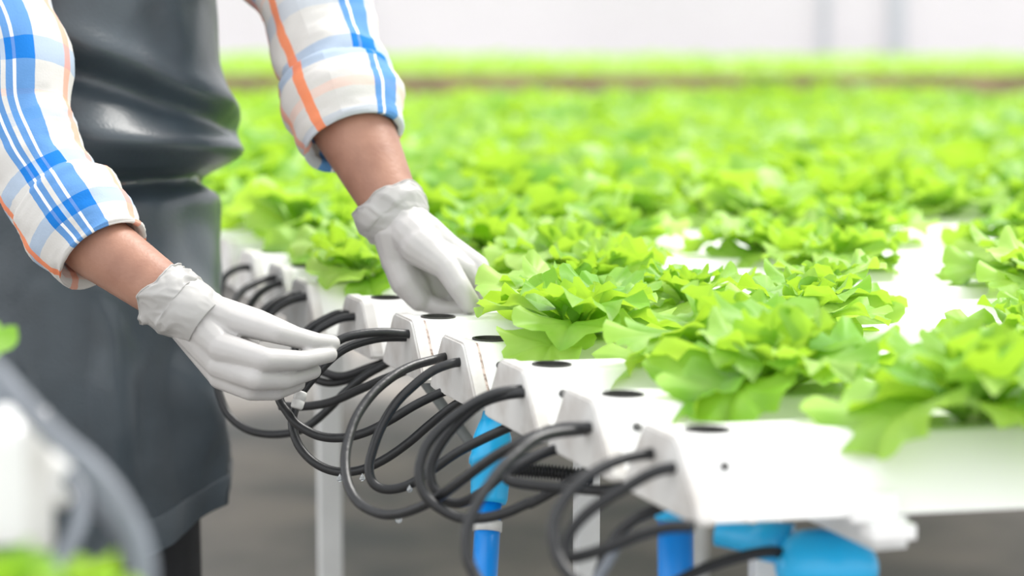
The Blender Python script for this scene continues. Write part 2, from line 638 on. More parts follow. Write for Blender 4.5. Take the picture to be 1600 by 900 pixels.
def near_plant(loc, rot, sc, label, seed, counts=(7, 5, 4)):
    r_ = random.Random(seed)
    t = thing('lettuce_plant', label, 'lettuce', loc, 'lettuce plants in the main rack')
    link('stem', stem_me, 'stem', t, Vector((0, 0, 0)))
    for kind, n, z in (('outer', counts[0], 0.002), ('mid', counts[1], 0.006), ('inner', counts[2], 0.010)):
        a0 = r_.uniform(0, 6.28)
        for k in range(n):
            me = LEAF[kind][r_.randrange(4)]
            o = link('leaf', me, 'leaf', t, Vector((0, 0, z)))
            a = a0 + 2 * math.pi * k / n + r_.uniform(-0.3, 0.3)
            o.rotation_euler = (r_.uniform(-0.25, 0.25), r_.uniform(-0.25, 0.22), a + rot)
            s = sc * r_.uniform(0.78, 1.16)
            o.scale = (s, s, s)
    return t

def plant_vf(seed, V=None, F=None, M=None, rings=3, seg=16, counts=(7, 6, 4), sc=1.0):
    r_ = random.Random(seed)
    V = [] if V is None else V
    F = [] if F is None else F
    base = M if M is not None else Matrix.Identity(4)
    for (L, W, p0, kp, n, z) in ((0.112, 0.048, 0.62, 1.2, counts[0], 0.002), (0.096, 0.042, 1.0, 1.0, counts[1], 0.006), (0.062, 0.028, 1.3, 0.6, counts[2], 0.01)):
        a0 = r_.uniform(0, 6.28)
        for k in range(n):
            a = a0 + 2 * math.pi * k / n + r_.uniform(-0.3, 0.3)
            s = r_.uniform(0.8, 1.15) * sc
            mm = base @ Matrix.Translation((0, 0, z)) @ Matrix.Rotation(a, 4, 'Z') @ Matrix.Rotation(r_.uniform(-0.25, 0.25), 4, 'Y') @ Matrix.Rotation(r_.uniform(-0.25, 0.25), 4, 'X') @ Matrix.Scale(s, 4)
            leaf_vf(L, W, p0, kp, 0.35, 0.006, (4, 6)[r_.randrange(2)], 0.13, r_.randrange(9999), rings, seg, V=V, F=F, M=mm)
    return V, F
PLANTS = [mesh('lettuce_far', *plant_vf(300 + q)) for q in range(7)]

def chan_pt(i, s):
    return corner(i) + EE * (T / 2) + UU * s

def s_at_px(i, px):
    lo, hi = 0.0, LEN
    for _ in range(40):
        mid = (lo + hi) / 2
        if proj(chan_pt(i, mid))[0] < px: lo = mid
        else: hi = mid
    return lo

HAND = {1: [1520], 2: [1215, 1640], 3: [1125, 1600], 4: [900, 1260], 5: [895, 1075, 1285, 1660]}
SPECIAL = {(1, 1): 'big out-of-focus lettuce nearest the camera, leaves hanging over the front gully',
           (2, 1): 'bushy lettuce on the second gully drooping right over its front side',
           (4, 1): 'sharply focused lobed lettuce beside the open gloved hand',
           (7, 1): 'small dark green lettuce left of the cuff of the open gloved hand'}
cand = []
for i in range(1, NCH + 1):
    if i in HAND:
        ss = [s_at_px(i, px) for px in HAND[i]]
    else:
        s = 0.13 + rnd.uniform(-0.02, 0.03)
        ss = []
        while s < LEN - 0.1:
            ss.append(s)
            s += (0.165 if i > 12 else 0.175) * rnd.uniform(0.9, 1.12)
        if i == 7:
            ss = [s_at_px(7, 575)] + [q for q in ss if proj(chan_pt(7, q))[0] > 760]
        if i == 6:
            ss = [q for q in ss if proj(chan_pt(6, q))[0] > 790]
    n = 0
    for s in ss:
        p = chan_pt(i, s)
        px, py, d = proj(p)
        if 6 <= i <= 10 and (1350 < px < 1570):
            continue
        if 6 <= i <= 10 and (985 < px < 1190):
            continue
        if i in (6, 7) and 1190 < px < 1245:
            continue
        n += 1
        if px > 1600 + 110 or (px < 325 and i > 9):
            continue
        cand.append((i, n, s, p, px, d))
print('plants', len(cand))
nobj = 0
extra = []
for (i, n, s, p, px, d) in cand:
    sd_ = i * 100 + n
    r_ = random.Random(sd_)
    lab = SPECIAL.get((i, n), 'green lettuce in the %s gully from the front, %s plant from the tube end' % (ORD[i], ORD[n]))
    if i <= 9:
        sc = {(1, 1): 1.12, (2, 1): 1.06, (4, 1): 0.98, (7, 1): 0.66, (3, 1): 1.0, (5, 3): 0.75, (5, 2): 0.72, (5, 1): 0.95, (3, 2): 0.8, (4, 2): 0.85, (2, 2): 0.85}.get((i, n), r_.uniform(0.86, 1.04))
        near_plant(p, r_.uniform(0, 6.28), sc, lab, sd_)
        nobj += 1
    elif nobj < 300:
        o = link('lettuce_plant', PLANTS[r_.randrange(7)], 'leaf', None, p + Vector((0, 0, 0.001)))
        o.rotation_euler = (0, 0, r_.uniform(0, 6.28))
        q = r_.uniform(0.9, 1.12)
        o.scale = (q, q, q)
        tag(o, lab, 'lettuce', 'lettuce plants in the main rack')
        nobj += 1
    else:
        extra.append((p, r_.uniform(0, 6.28), r_.uniform(0.9, 1.1)))
print('plant objects', nobj, 'extra', len(extra))
if extra:
    V, F = [], []
    for k, (p, a, q) in enumerate(extra):
        plant_vf(900 + k, V, F, Matrix.Translation(p) @ Matrix.Rotation(a, 4, 'Z'), 2, 12, (6, 5, 3), q)
    o = recenter(link('lettuce_crop', mesh('lettuce_crop', V, F), 'leaf'))
    tag(o, 'blurred far rows of lettuce at the back edge of the main rack', 'lettuce', kind='stuff')

# far growing table beyond the aisle
y0, y1 = 10.0, 13.6
ft = thing('growing_table', 'distant growing table with brown edge beyond the aisle', 'table', (0, y0, 0))
link('table_top', box_mesh('top', (0.3, (y0 + y1) / 2, ZT - 0.03), (3.4, 0, 0), (0, (y1 - y0) / 2, 0), (0, 0, 0.03)), 'pvc', ft, smooth=False)
link('edge_board', box_mesh('edge', (0.3, y0 - 0.02, ZT - 0.02), (3.4, 0, 0), (0, 0.015, 0), (0, 0, 0.075)), 'brown_rail', ft, smooth=False)
for x in (-3, -1.5, 0.2, 2, 3.6):
    for y in (y0 + 0.1, y1 - 0.1):
        link('leg', box_mesh('leg', (x, y, (ZT - 0.06) / 2), (0.02, 0, 0), (0, 0.02, 0), (0, 0, (ZT - 0.06) / 2)), 'steel_white', ft, smooth=False)
V, F = [], []
k = 0
y = y0 + 0.1
while y < y1:
    x = -2.9 + rnd.uniform(0, 0.1)
    while x < 3.5:
        plant_vf(3000 + k, V, F, Matrix.Translation((x, y, ZT)) @ Matrix.Rotation(rnd.uniform(0, 6.28), 4, 'Z'), 2, 9, (6, 5, 2), rnd.uniform(0.95, 1.2))
        k += 1
        x += 0.185 * rnd.uniform(0.9, 1.1)
    y += 0.21
o = recenter(link('lettuce_crop', mesh('lettuce_crop_far', V, F), 'leaf'))
tag(o, 'yellow-green blur of lettuce covering the distant growing table', 'lettuce', kind='stuff')
for k, px in enumerate((1175, 1215, 1290)):
    o = link('red_lettuce', PLANTS[k], 'leaf_red', None, Vector(((px - 800) / FPX * 10.0, y0 - 0.09, ZT - 0.02)))
    o.scale = (0.75,) * 3
    tag(o, 'dull red lettuce at the brown table edge, %s of three' % ('leftmost', 'middle', 'rightmost')[k], 'lettuce', 'red lettuces on the far table')

# ------------------------------------------------------------------ tubes
def Pcap(px, py, i):
    c = corner(i) + UU * (-0.003)
    r = ray(px, py)
    t = (c - CAM).dot(NCAP) / r.dot(NCAP)
    return CAM + r * t

RT5 = 0.0047
def tube(label, pts, d0, d1, start=None, end=None, r=RT5, m='rubber', bulge=0.0, name='irrigation_tube', group='black tubes looping from the gully ends', dl=None):
    """pts: picture points; depth runs from d0 to d1 along the way; start=(px,py,i) roots it in cap i"""
    P2 = []
    if start:
        p = Pcap(*start)
        P2 += [p + UU * 0.012, p]
        d0 = proj(p)[2]
    L = [0.0]
    for a, b in zip(pts, pts[1:]):
        L.append(L[-1] + math.hypot(a[0] - b[0], a[1] - b[1]))
    tail = None
    if end:
        q = Pcap(*end)
        d1 = proj(q)[2]
    for (x, y), l in zip(pts, L):
        f = l / L[-1] if L[-1] else 0
        if start: f = 0.06 + 0.94 * f
        d = d0 + (d1 - d0) * f + bulge * math.sin(math.pi * f)
        P2.append(P(x, y, d))
    if end:
        P2 += [q, q + UU * 0.012]
    o = recenter(link(name, tube_mesh(name, P2, r, 7, 12), m))
    return tag(o, label, 'tube', group)

def z5(*a): return [(320 + x / 2.1426, 480 + y / 2.1426) for x, y in a]
def z6(*a): return [(640 + x / 2.648, 560 + y / 2.648) for x, y in a]
def z3(*a): return [(200 + x / 3, 380 + y / 3) for x, y in a]

tube('upper black tube from the rust-stained gully running into the gloved hand', z5((600, 84), (520, 90), (455, 108), (400, 150), (340, 215), (270, 265), (250, 305), (275, 350), (310, 392), (380, 430), (460, 437), (540, 418), (620, 378), (700, 330), (775, 293), (850, 262), (900, 225)), 2.41, 2.32, start=(639, 522, 5), bulge=-0.02)
tube('black tube with a grey joiner hanging below the pinching fingers', z5((590, 103), (510, 122), (455, 148), (405, 190), (360, 240), (322, 290), (300, 345), (294, 400), (318, 468), (370, 522), (440, 550), (520, 545), (600, 510), (680, 455), (750, 395), (815, 343), (880, 300), (930, 255)), 2.41, 2.30, start=(634, 527, 5))
tube('long black tube looping lowest from the fourth gully to the second', z5((760, 178), (700, 195), (640, 225), (570, 282), (512, 360), (482, 440), (470, 520), (482, 600), (522, 660), (590, 692), (660, 690), (740, 660), (805, 620), (870, 572), (940, 520), (1000, 482), (1080, 442), (1157, 412)) + z6((560, 305), (640, 287)), 2.26, 1.95, start=(696, 558, 4), end=(923, 668, 2))
tube('inner black tube loop from the fourth gully to under the third', z5((815, 192), (760, 215), (700, 262), (640, 322), (592, 400), (562, 480), (550, 540), (565, 590), (610, 610), (680, 596), (760, 546), (840, 490), (920, 447), (1010, 405), (1080, 370), (1130, 320)), 2.26, 2.17, start=(718, 566, 4))
tube('outer black tube of the pair arching from the third gully', z5((1000, 282), (940, 300), (870, 340), (800, 395), (748, 455), (722, 520), (720, 580), (740, 632), (790, 675), (855, 705), (930, 706), (1010, 688), (1090, 652)) + z6((500, 600), (590, 552), (690, 492), (770, 440), (820, 390)), 2.09, 2.0, start=(815, 609, 3))
tube('inner black tube of the pair arching from the third gully', z5((1000, 296), (930, 320), (865, 370), (810, 430), (772, 490), (755, 545), (765, 600), (800, 640)) + z6((150, 590), (210, 598), (290, 560), (370, 490), (440, 430), (520, 405), (610, 372), (700, 335), (760, 290)), 2.09, 2.0, start=(818, 614, 3), bulge=0.03)
tube('grey-looking black tube dropping out of view from the second gully', z6((690, 300), (600, 310), (520, 335), (450, 390), (385, 450), (310, 550), (262, 640), (237, 720), (240, 820), (275, 905), (340, 990)), 1.93, 1.8, start=(916, 672, 2), bulge=-0.02)
tube('black tube hairpin under the second gully beside the blue fitting', z6((740, 300), (690, 340), (615, 372), (560, 390), (490, 425), (430, 460), (400, 485), (425, 510), (540, 528), (700, 540), (800, 545), (900, 530), (980, 480)), 2.02, 1.95)
tube('blurred black tube arching far left from the nearest gully', z6((940, 402), (870, 420), (800, 450), (720, 500), (650, 570), (605, 650), (595, 730), (610, 810), (650, 880), (720, 940), (800, 970)), 1.76, 1.70, start=(1020, 709, 1))
tube('blurred black tube sloping from the nearest gully to a tight bend', z6((1040, 462), (980, 485), (900, 532), (810, 585), (730, 645), (668, 715), (645, 775), (665, 820), (720, 815), (830, 780), (950, 730), (1060, 700), (1170, 694)), 1.76, 1.72, start=(1054, 731, 1), bulge=0.02)
tube('thin pale tube hooking down below the nearest gully', z6((860, 770), (830, 830), (790, 890), (750, 950), (700, 990)), 1.8, 1.75, r=0.004, m='rubber_grey')
tube('black tube running along the bottom edge beside the round blue joint', [(1040, 920), (1090, 893), (1150, 872), (1205, 862), (1245, 872)], 1.80, 1.86)
tube('black tube end curving under the nearest gully cap', [(930, 960), (935, 900), (958, 845), (990, 812), (1022, 797), (1060, 780)], 1.86, 1.86)
tube('black loop hanging behind the pinching hand', z5((40, 250), (50, 295), (80, 360), (140, 408), (210, 425), (290, 420), (350, 395), (410, 345), (470, 285), (540, 228), (615, 185), (690, 130), (740, 80)), 2.62, 2.5, group='black tubes looping from the gully ends')
tube('black tube passing behind the grey joiner toward the stained gully', z5((250, 330), (330, 332), (420, 318), (520, 275), (600, 240), (690, 205), (760, 160), (800, 110)), 2.5, 2.45)
for lab, i, st, pts in (
    ('upper black tube of the pair from the sixth gully', 6, (545, 492), [(528, 490), (505, 500), (484, 513), (462, 540), (470, 575), (510, 598), (560, 588), (605, 565), (660, 535)]),
    ('lower black tube of the pair from the sixth gully', 6, (554, 495), [(532, 498), (510, 508), (492, 520), (476, 545), (490, 572), (530, 588), (575, 575), (612, 560), (670, 525)]),
    ('upper black tube of the pair from the seventh gully', 7, (471, 461), [(455, 461), (438, 467), (420, 478), (405, 495), (398, 520)]),
    ('lower black tube of the pair from the seventh gully', 7, (478, 464), [(462, 467), (445, 474), (428, 486), (412, 505), (406, 530)]),
    ('upper black tube of the pair from the eighth gully', 8, (431, 434), [(416, 436), (398, 443), (382, 452), (370, 466), (362, 490)]),
    ('lower black tube of the pair from the eighth gully', 8, (440, 442), [(425, 446), (410, 455), (398, 467), (388, 485), (382, 505)]),
    ('short black tube from the ninth gully beside the apron', 9, (391, 418), [(378, 418), (364, 423), (352, 432), (345, 450), (342, 475)])):
    dd = proj(corner(i))[2]
    tube(lab, pts, dd, dd - 0.03, start=(st[0], st[1], i))

# joiner on the held tube, ribbed hose, brace, water drops
o = recenter(link('hose_joiner', lathe_path('hose_joiner', P(471, 612, 2.352), P(463, 638, 2.348), [(0, 0.0058), (0.1, 0.0066), (0.45, 0.0066), (0.5, 0.0058), (0.55, 0.0066), (0.9, 0.0066), (1, 0.0058)], 16), 'clamp'))
tag(o, 'small grey joiner on the black tube below the gloved fingers', 'joiner')
rp = catmull([P(x, y, 2.12) for x, y in z6((440, 460), (520, 466), (600, 472), (690, 484), (760, 500))], 24)
V, F = sweep_vf(rp, [0.0062 + 0.0014 * (1 if (k % 4) < 2 else -1) for k in range(len(rp))], 14)
tag(recenter(link('ribbed_hose', mesh('ribbed_hose', V, F), 'rubber')), 'short ribbed grey-black hose right of the blue fitting', 'hose')
o = recenter(link('drain_rod', tube_mesh('drain_rod', [P(655, 585, 2.5), P(705, 652, 2.5), P(768, 735, 2.5)], 0.0062, 4, 10), 'steel_grey'))
tag(o, 'thin dark grey rod slanting down behind the black loops', 'rod')
for lab, (x, y), d, r in (('water drop hanging under the tube left of the long loop', (531, 748), 2.33, 0.0032),
                          ('water drop under the tube inside the long loop', (566, 747), 2.32, 0.0030),
                          ('water drop under the bottom of the longest loop', (623, 812), 2.17, 0.0032),
                          ('water drop beneath the inner loop of the fourth gully', (640, 765), 2.2, 0.0028)):
    p = P(x, y, d)
    tag(recenter(link('water_drop', lathe_path('water_drop', p - Vector((0, 0, r)), p + Vector((0, 0, 1.6 * r)), [(0, r * 0.3), (0.12, r * 0.8), (0.38, r), (0.6, r * 0.75), (0.85, r * 0.3), (1, r * 0.1)], 12), 'water')), lab, 'drop', 'water drops on the tubes')

# ------------------------------------------------------------------ blue pipes
pa, pb = P(772, 640, 2.24), P(757, 905, 2.20)
bp = thing('blue_pipe', 'slanting blue pipe with pale blue fitting and white clamp below the gullies', 'pipe', pb)
def seg_(t): return pa.lerp(pb, t)
def yt(y): return (y - 640) / 265.0
link('elbow', lathe_path('elbow', P(755, 642, 2.24), P(793, 652, 2.24), [(0, 0.008), (0.1, 0.015), (0.5, 0.017), (1, 0.012)], 18), 'blue_fit', bp)
link('fitting', lathe_path('fitting', seg_(yt(648)), seg_(yt(788)), [(0, 0.010), (0.10, 0.014), (0.25, 0.0185), (0.45, 0.0200), (0.5, 0.0215), (0.56, 0.0215), (0.58, 0.0195), (0.95, 0.0180), (1, 0.0165)], 22), 'blue_fit', bp)
pb2 = pa + (pb - pa) * 1.7
link('pipe', lathe_path('pipe', seg_(yt(780)), pb2, [(0, 0.0125), (1, 0.0125)], 20), 'blue_pipe', bp)
link('clamp', lathe_path('clamp', seg_(yt(815)), seg_(yt(832)), [(0, 0.0132), (0.05, 0.0142), (0.95, 0.0142), (1, 0.0132)], 20), 'clamp', bp)
bp2 = thing('blue_pipe', 'upright blue pipe behind the cap of the nearest gully', 'pipe', P(1060, 900, 1.98))
link('pipe', lathe_path('pipe', P(1055, 790, 1.98), P(1060, 1250, 1.98), [(0, 0.0155), (1, 0.0155)], 20), 'blue_pipe', bp2)
link('collar', lathe_path('collar', P(1055, 788, 1.98), P(1055, 812, 1.98), [(0, 0.0165), (0.1, 0.018), (0.9, 0.018), (1, 0.0165)], 20), 'blue_fit', bp2)
bj = thing('blue_pipe_joint', 'bulky round light blue pipe joint under the nearest gully', 'pipe', P(1290, 900, 1.86))
link('joint', lathe_path('joint', P(1212, 880, 1.86), P(1372, 890, 1.86), [(0, 0.006), (0.03, 0.014), (0.10, 0.022), (0.22, 0.028), (0.4, 0.0305), (0.6, 0.0300), (0.78, 0.026), (0.9, 0.019), (0.97, 0.012), (1, 0.005)], 26), 'blue_fit', bj)
link('inlet', lathe_path('inlet', P(1120, 832, 1.90), P(1235, 852, 1.88), [(0, 0.011), (0.5, 0.012), (0.55, 0.016), (1, 0.018)], 18), 'blue_fit', bj)
link('outlet', lathe_path('outlet', P(1295, 890, 1.86), P(1300, 1200, 1.86), [(0, 0.024), (0.2, 0.024), (0.22, 0.018), (1, 0.018)], 20), 'blue_pipe', bj)
# clip bracket on the nearest gully
c1 = corner(1)
bs = 0.135
bk = thing('clip_bracket', 'small white clip bracket holding the nearest gully to the rail', 'bracket', c1 + LW(bs, -SL, -HB - 0.02))
ZV = Vector((0, 0, 1))
link('plate', box_mesh('plate', c1 + LW(bs, -SL + 0.002, -HB + 0.008), UU * 0.0185, EE * 0.0055, ZV * 0.0115, 0.002), 'pvc', bk, smooth=False)
link('foot', box_mesh('foot', c1 + LW(bs + 0.010, -SL - 0.002, -HB - 0.010), UU * 0.0175, EE * 0.012, ZV * 0.0062, 0.003), 'pvc', bk, smooth=False)
link('hook', box_mesh('hook', c1 + LW(bs + 0.012, -SL + 0.022, -HB - 0.004), UU * 0.012, EE * 0.024, ZV * 0.0035, 0.001), 'pvc', bk, smooth=False)

# ------------------------------------------------------------------ left rack in the near foreground
LR = 1.34
lc = thing('nutrient_channel', 'blurred white gully end at the left edge, with two knobs', 'channel', P(40, 860, LR))
def lp(px, py, dd=0.0): return P(px, py, LR + dd)
a_ = lp(72, 668); b_ = lp(72, 855)
hh = (a_.z - b_.z) / 2
cc = (a_ + b_) / 2
av = Vector((-0.215, 0.977, 0)); au = Vector((0.977, 0.215, 0))
link('gully', box_mesh('gully', cc - au * 0.40 + av * 0.03, au * 0.40, av * 0.03, (0, 0, hh), 0.008), 'pvc', lc, smooth=False)
link('end_cap', box_mesh('cap', cc - au * 0.004 + av * 0.03, au * 0.008, av * 0.033, (0, 0, hh + 0.003), 0.006), 'cap', lc, smooth=False)
for (x, y, w) in ((84, 730, 0.011), (84, 768, 0.010)):
    p = lp(x, y, 0.02)
    link('knob', lathe_path('knob', p + Vector((-0.012, 0, 0)), p + Vector((0.010, 0, 0)), [(0, w * 0.7), (0.3, w), (0.85, w), (1, w * 0.7)], 16), 'pvc', lc)
p = lp(14, 650, 0.03)
link('knob', lathe_path('knob', p + Vector((0, 0, -0.012)), p + Vector((0, 0, 0.006)), [(0, 0.008), (0.3, 0.010), (0.8, 0.010), (1, 0.006)], 16), 'pvc', lc)
lrk = thing('rack_frame', 'white post frame holding the left-edge gully', 'frame', (cc.x - 0.5, LR + 0.05, 0))
link('leg', box_mesh('leg', (cc.x - 0.5, cc.y + 0.05, (cc.z - hh - 0.02) / 2), (0.016, 0, 0), (0, 0.016, 0), (0, 0, (cc.z - hh - 0.02) / 2)), 'steel_white', lrk, smooth=False)
link('leg', box_mesh('leg', (cc.x - 0.5, cc.y - 0.42, (cc.z - hh - 0.02) / 2), (0.016, 0, 0), (0, 0.016, 0), (0, 0, (cc.z - hh - 0.02) / 2)), 'steel_white', lrk, smooth=False)
link('rail', box_mesh('rail', (cc.x - 0.5, cc.y - 0.18, cc.z - hh - 0.0105), (0.016, 0, 0), (0, 0.30, 0), (0, 0, 0.0095)), 'steel_white', lrk, smooth=False)
tube('blurred grey tube sweeping down across the apron from the left edge', [(-60, 540), (0, 590), (45, 640), (95, 690), (140, 728), (180, 775), (208, 825), (224, 872), (228, 930)], 1.30, 1.24, r=0.0062, m='rubber_grey', group='grey tubes at the left edge')
tube('blurred grey tube crossing behind the left-edge gully knobs', [(-60, 600), (0, 622), (50, 660), (90, 705), (130, 742), (165, 800), (200, 845), (215, 900)], 1.40, 1.36, r=0.0055, m='rubber_grey', group='grey tubes at the left edge')
tube('short blurred grey tube curling below the left-edge knobs', [(95, 735), (122, 762), (126, 800), (115, 840), (90, 880), (50, 920)], 1.36, 1.30, r=0.0048, m='rubber_grey', group='grey tubes at the left edge')
near_plant(P(20, 1010, 1.16), 0.4, 0.62, 'blurred lettuce at the bottom left corner below the white box', 71)
near_plant(P(-150, 572, 1.75), 0.9, 0.72, 'lettuce leaf poking in at the left edge beside the apron', 72)
for q, (px, py, d) in enumerate(((20, 1010, 1.16), (-150, 572, 1.75))):
    p = P(px, py, d)
    t = thing('nutrient_channel', ('white gully under the bottom left corner lettuce', 'white gully under the lettuce at the left edge')[q], 'channel', p - Vector((0.5, 0, 0.06)))
    link('gully', box_mesh('gully', p + Vector((-0.46, 0, -0.031)), (0.50, 0, 0), (0, 0.04, 0), (0, 0, 0.028), 0.006), 'pvc', t, smooth=False)
    link('end_cap', box_mesh('cap', p + Vector((0.043, 0, -0.031)), (0.006, 0, 0), (0, 0.042, 0), (0, 0, 0.030), 0.004), 'cap', t, smooth=False)

# ------------------------------------------------------------------ person
def capsule(bm, p0, p1, r0, r1, seg=14, hem=4):
    p0, p1 = Vector(p0), Vector(p1)
    d = (p1 - p0)
    d = d.normalized() if d.length > 1e-6 else Vector((0, 0, 1))
    n = Vector((0, 0, 1)) if abs(d.z) < 0.9 else Vector((1, 0, 0))
    n = (n - d * n.dot(d)).normalized()
    b = d.cross(n)
    rings = []
    for k in range(1, hem + 1):
        a = math.pi / 2 * (1 - k / hem)
        rings.append((p0 - d * r0 * math.sin(a), r0 * math.cos(a)))
    for k in range(0, hem):
        a = math.pi / 2 * k / hem
        rings.append((p1 + d * r1 * math.sin(a), r1 * math.cos(a)))
    vs_ = []
    for c, r in rings:
        vs_.append([bm.verts.new(c + (n * math.cos(2 * math.pi * k / seg) + b * math.sin(2 * math.pi * k / seg)) * r) for k in range(seg)])
    tip0 = bm.verts.new(p0 - d * r0)
    tip1 = bm.verts.new(p1 + d * r1)
    for A, B in zip(vs_, vs_[1:]):
        for k in range(seg):
            bm.faces.new((A[k], A[(k + 1) % seg], B[(k + 1) % seg], B[k]))
    for k in range(seg):
        bm.faces.new((tip0, vs_[0][(k + 1) % seg], vs_[0][k]))
        bm.faces.new((tip1, vs_[-1][k], vs_[-1][(k + 1) % seg]))

def chain(bm, pts, rads):
    for a, b, r0, r1 in zip(pts, pts[1:], rads, rads[1:]):
        capsule(bm, a, b, r0, r1)

def ellipsoid(bm, c, ax, ay, az):
    m = bmesh.ops.create_uvsphere(bm, u_segments=20, v_segments=14, radius=1.0)
    M = Matrix.Identity(4)
    for k, a in enumerate((ax, ay, az)):
        a = Vector(a)
        M[0][k], M[1][k], M[2][k] = a.x, a.y, a.z
    M.translation = Vector(c)
    bmesh.ops.transform(bm, matrix=M, verts=m['verts'])

def remeshed(name, bm, voxel, smooth, material, parent, factor=0.5):
    me = bpy.data.meshes.new(name)
    bmesh.ops.recalc_face_normals(bm, faces=bm.faces[:])
    bm.to_mesh(me)
    bm.free()
    o = link(name, me, material, parent)
    r = o.modifiers.new('remesh', 'REMESH')
    r.mode = 'VOXEL'
    r.voxel_size = voxel
    r.use_smooth_shade = True
    s = o.modifiers.new('smooth', 'SMOOTH')
    s.factor = factor
    s.iterations = smooth
    return o

BC = Vector((-0.515, 2.76, 0))                 # body axis on the floor
LEFT = Vector((0.62, 0.785, 0)).normalized()   # towards the wearer's left hand
FWD = Vector((LEFT.y, -LEFT.x, 0))
person = thing('person', 'person in plaid shirt, dark apron and white gloves handling tubes', 'person', BC)
def B(l, f, z): return BC + LEFT * l + FWD * f + Vector((0, 0, z))

# arm joints
elR = P(16, 246, 2.43); wrR = P(268, 466, 2.315)
elL = P(474, -30, 2.69); wrL = P(618, 334, 2.54)
shR = B(-0.17, 0.0, 1.41); shL = B(0.17, 0.0, 1.41)
bm = bmesh.new()
for z0_, z1_, w0, w1 in ((0.90, 1.05, 0.125, 0.11), (1.05, 1.22, 0.11, 0.12), (1.22, 1.36, 0.12, 0.10)):
    for sx in (-0.055, 0, 0.055):
        capsule(bm, B(sx, 0, z0_), B(sx, 0, z1_), w0 * 0.8, w1 * 0.8)
capsule(bm, B(-0.14, 0, 1.40), B(0.14, 0, 1.40), 0.065, 0.065)
capsule(bm, B(0, 0.0, 1.40), B(0, 0.03, 1.56), 0.06, 0.052)
hc = B(0, 0.055, 1.655)
ellipsoid(bm, hc, LEFT * 0.075, FWD * 0.095, Vector((0, 0, 0.115)))
capsule(bm, hc + FWD * 0.085 + Vector((0, 0, 0.01)), hc + FWD * 0.108 + Vector((0, 0, -0.02)), 0.009, 0.013)
capsule(bm, hc + FWD * 0.075 - LEFT * 0.02 + Vector((0, 0, -0.055)), hc + FWD * 0.075 + LEFT * 0.02 + Vector((0, 0, -0.055)), 0.012, 0.012)
for s in (-1, 1):
    ellipsoid(bm, hc + LEFT * 0.077 * s, LEFT * 0.010, FWD * 0.018, Vector((0, 0, 0.03)))
wR2 = P(305, 492, 2.31)
wL2 = P(640, 362, 2.525)
midR = P(150, 381, 2.368); midL = P(545, 185, 2.60)
chain(bm, [shR, elR, midR, wrR, wR2], [0.055, 0.042, 0.037, 0.0285, 0.025])
chain(bm, [shL, elL, midL, wrL, wL2], [0.055, 0.045, 0.0480, 0.0315, 0.025])
for s in (-1, 1):
    chain(bm, [B(0.060 * s, 0, 0.92), B(0.075 * s, 0.008, 0.50), B(0.085 * s, -0.015, 0.08)], [0.078, 0.060, 0.042])
body = remeshed('body', bm, 0.006, 6, 'skin', person)
for s in (-1, 1):
    bmm = bmesh.new()
    bmesh.ops.create_uvsphere(bmm, u_segments=12, v_segments=8, radius=0.012)
    bmesh.ops.translate(bmm, verts=bmm.verts, vec=hc + LEFT * 0.03 * s + FWD * 0.082 + Vector((0, 0, 0.012)))
    me = bpy.data.meshes.new('eye'); bmm.to_mesh(me); bmm.free()
    link('eye', me, 'pvc', person)
bmm = bmesh.new()
ellipsoid(bmm, hc - FWD * 0.018 + Vector((0, 0, 0.035)), LEFT * 0.083, FWD * 0.095, Vector((0, 0, 0.100)))
me = bpy.data.meshes.new('hair'); bmm.to_mesh(me); bmm.free()
link('hair', me, 'hair', person)

# trousers and shoes
bm = bmesh.new()
capsule(bm, B(-0.045, 0, 0.90), B(0.045, 0, 0.90), 0.105, 0.105)
for s in (-1, 1):
    chain(bm, [B(0.062 * s, 0, 0.88), B(0.075 * s, 0.008, 0.50), B(0.085 * s, -0.015, 0.09)], [0.088, 0.076, 0.066])
remeshed('trousers', bm, 0.008, 5, 'trousers', person)
for s in (-1, 1):
    bm = bmesh.new()
    chain(bm, [B(0.09 * s, -0.06, 0.045), B(0.09 * s, 0.03, 0.05), B(0.10 * s, 0.17, 0.035)], [0.043, 0.045, 0.034])
    remeshed('shoe', bm, 0.005, 4, 'shoe', person)

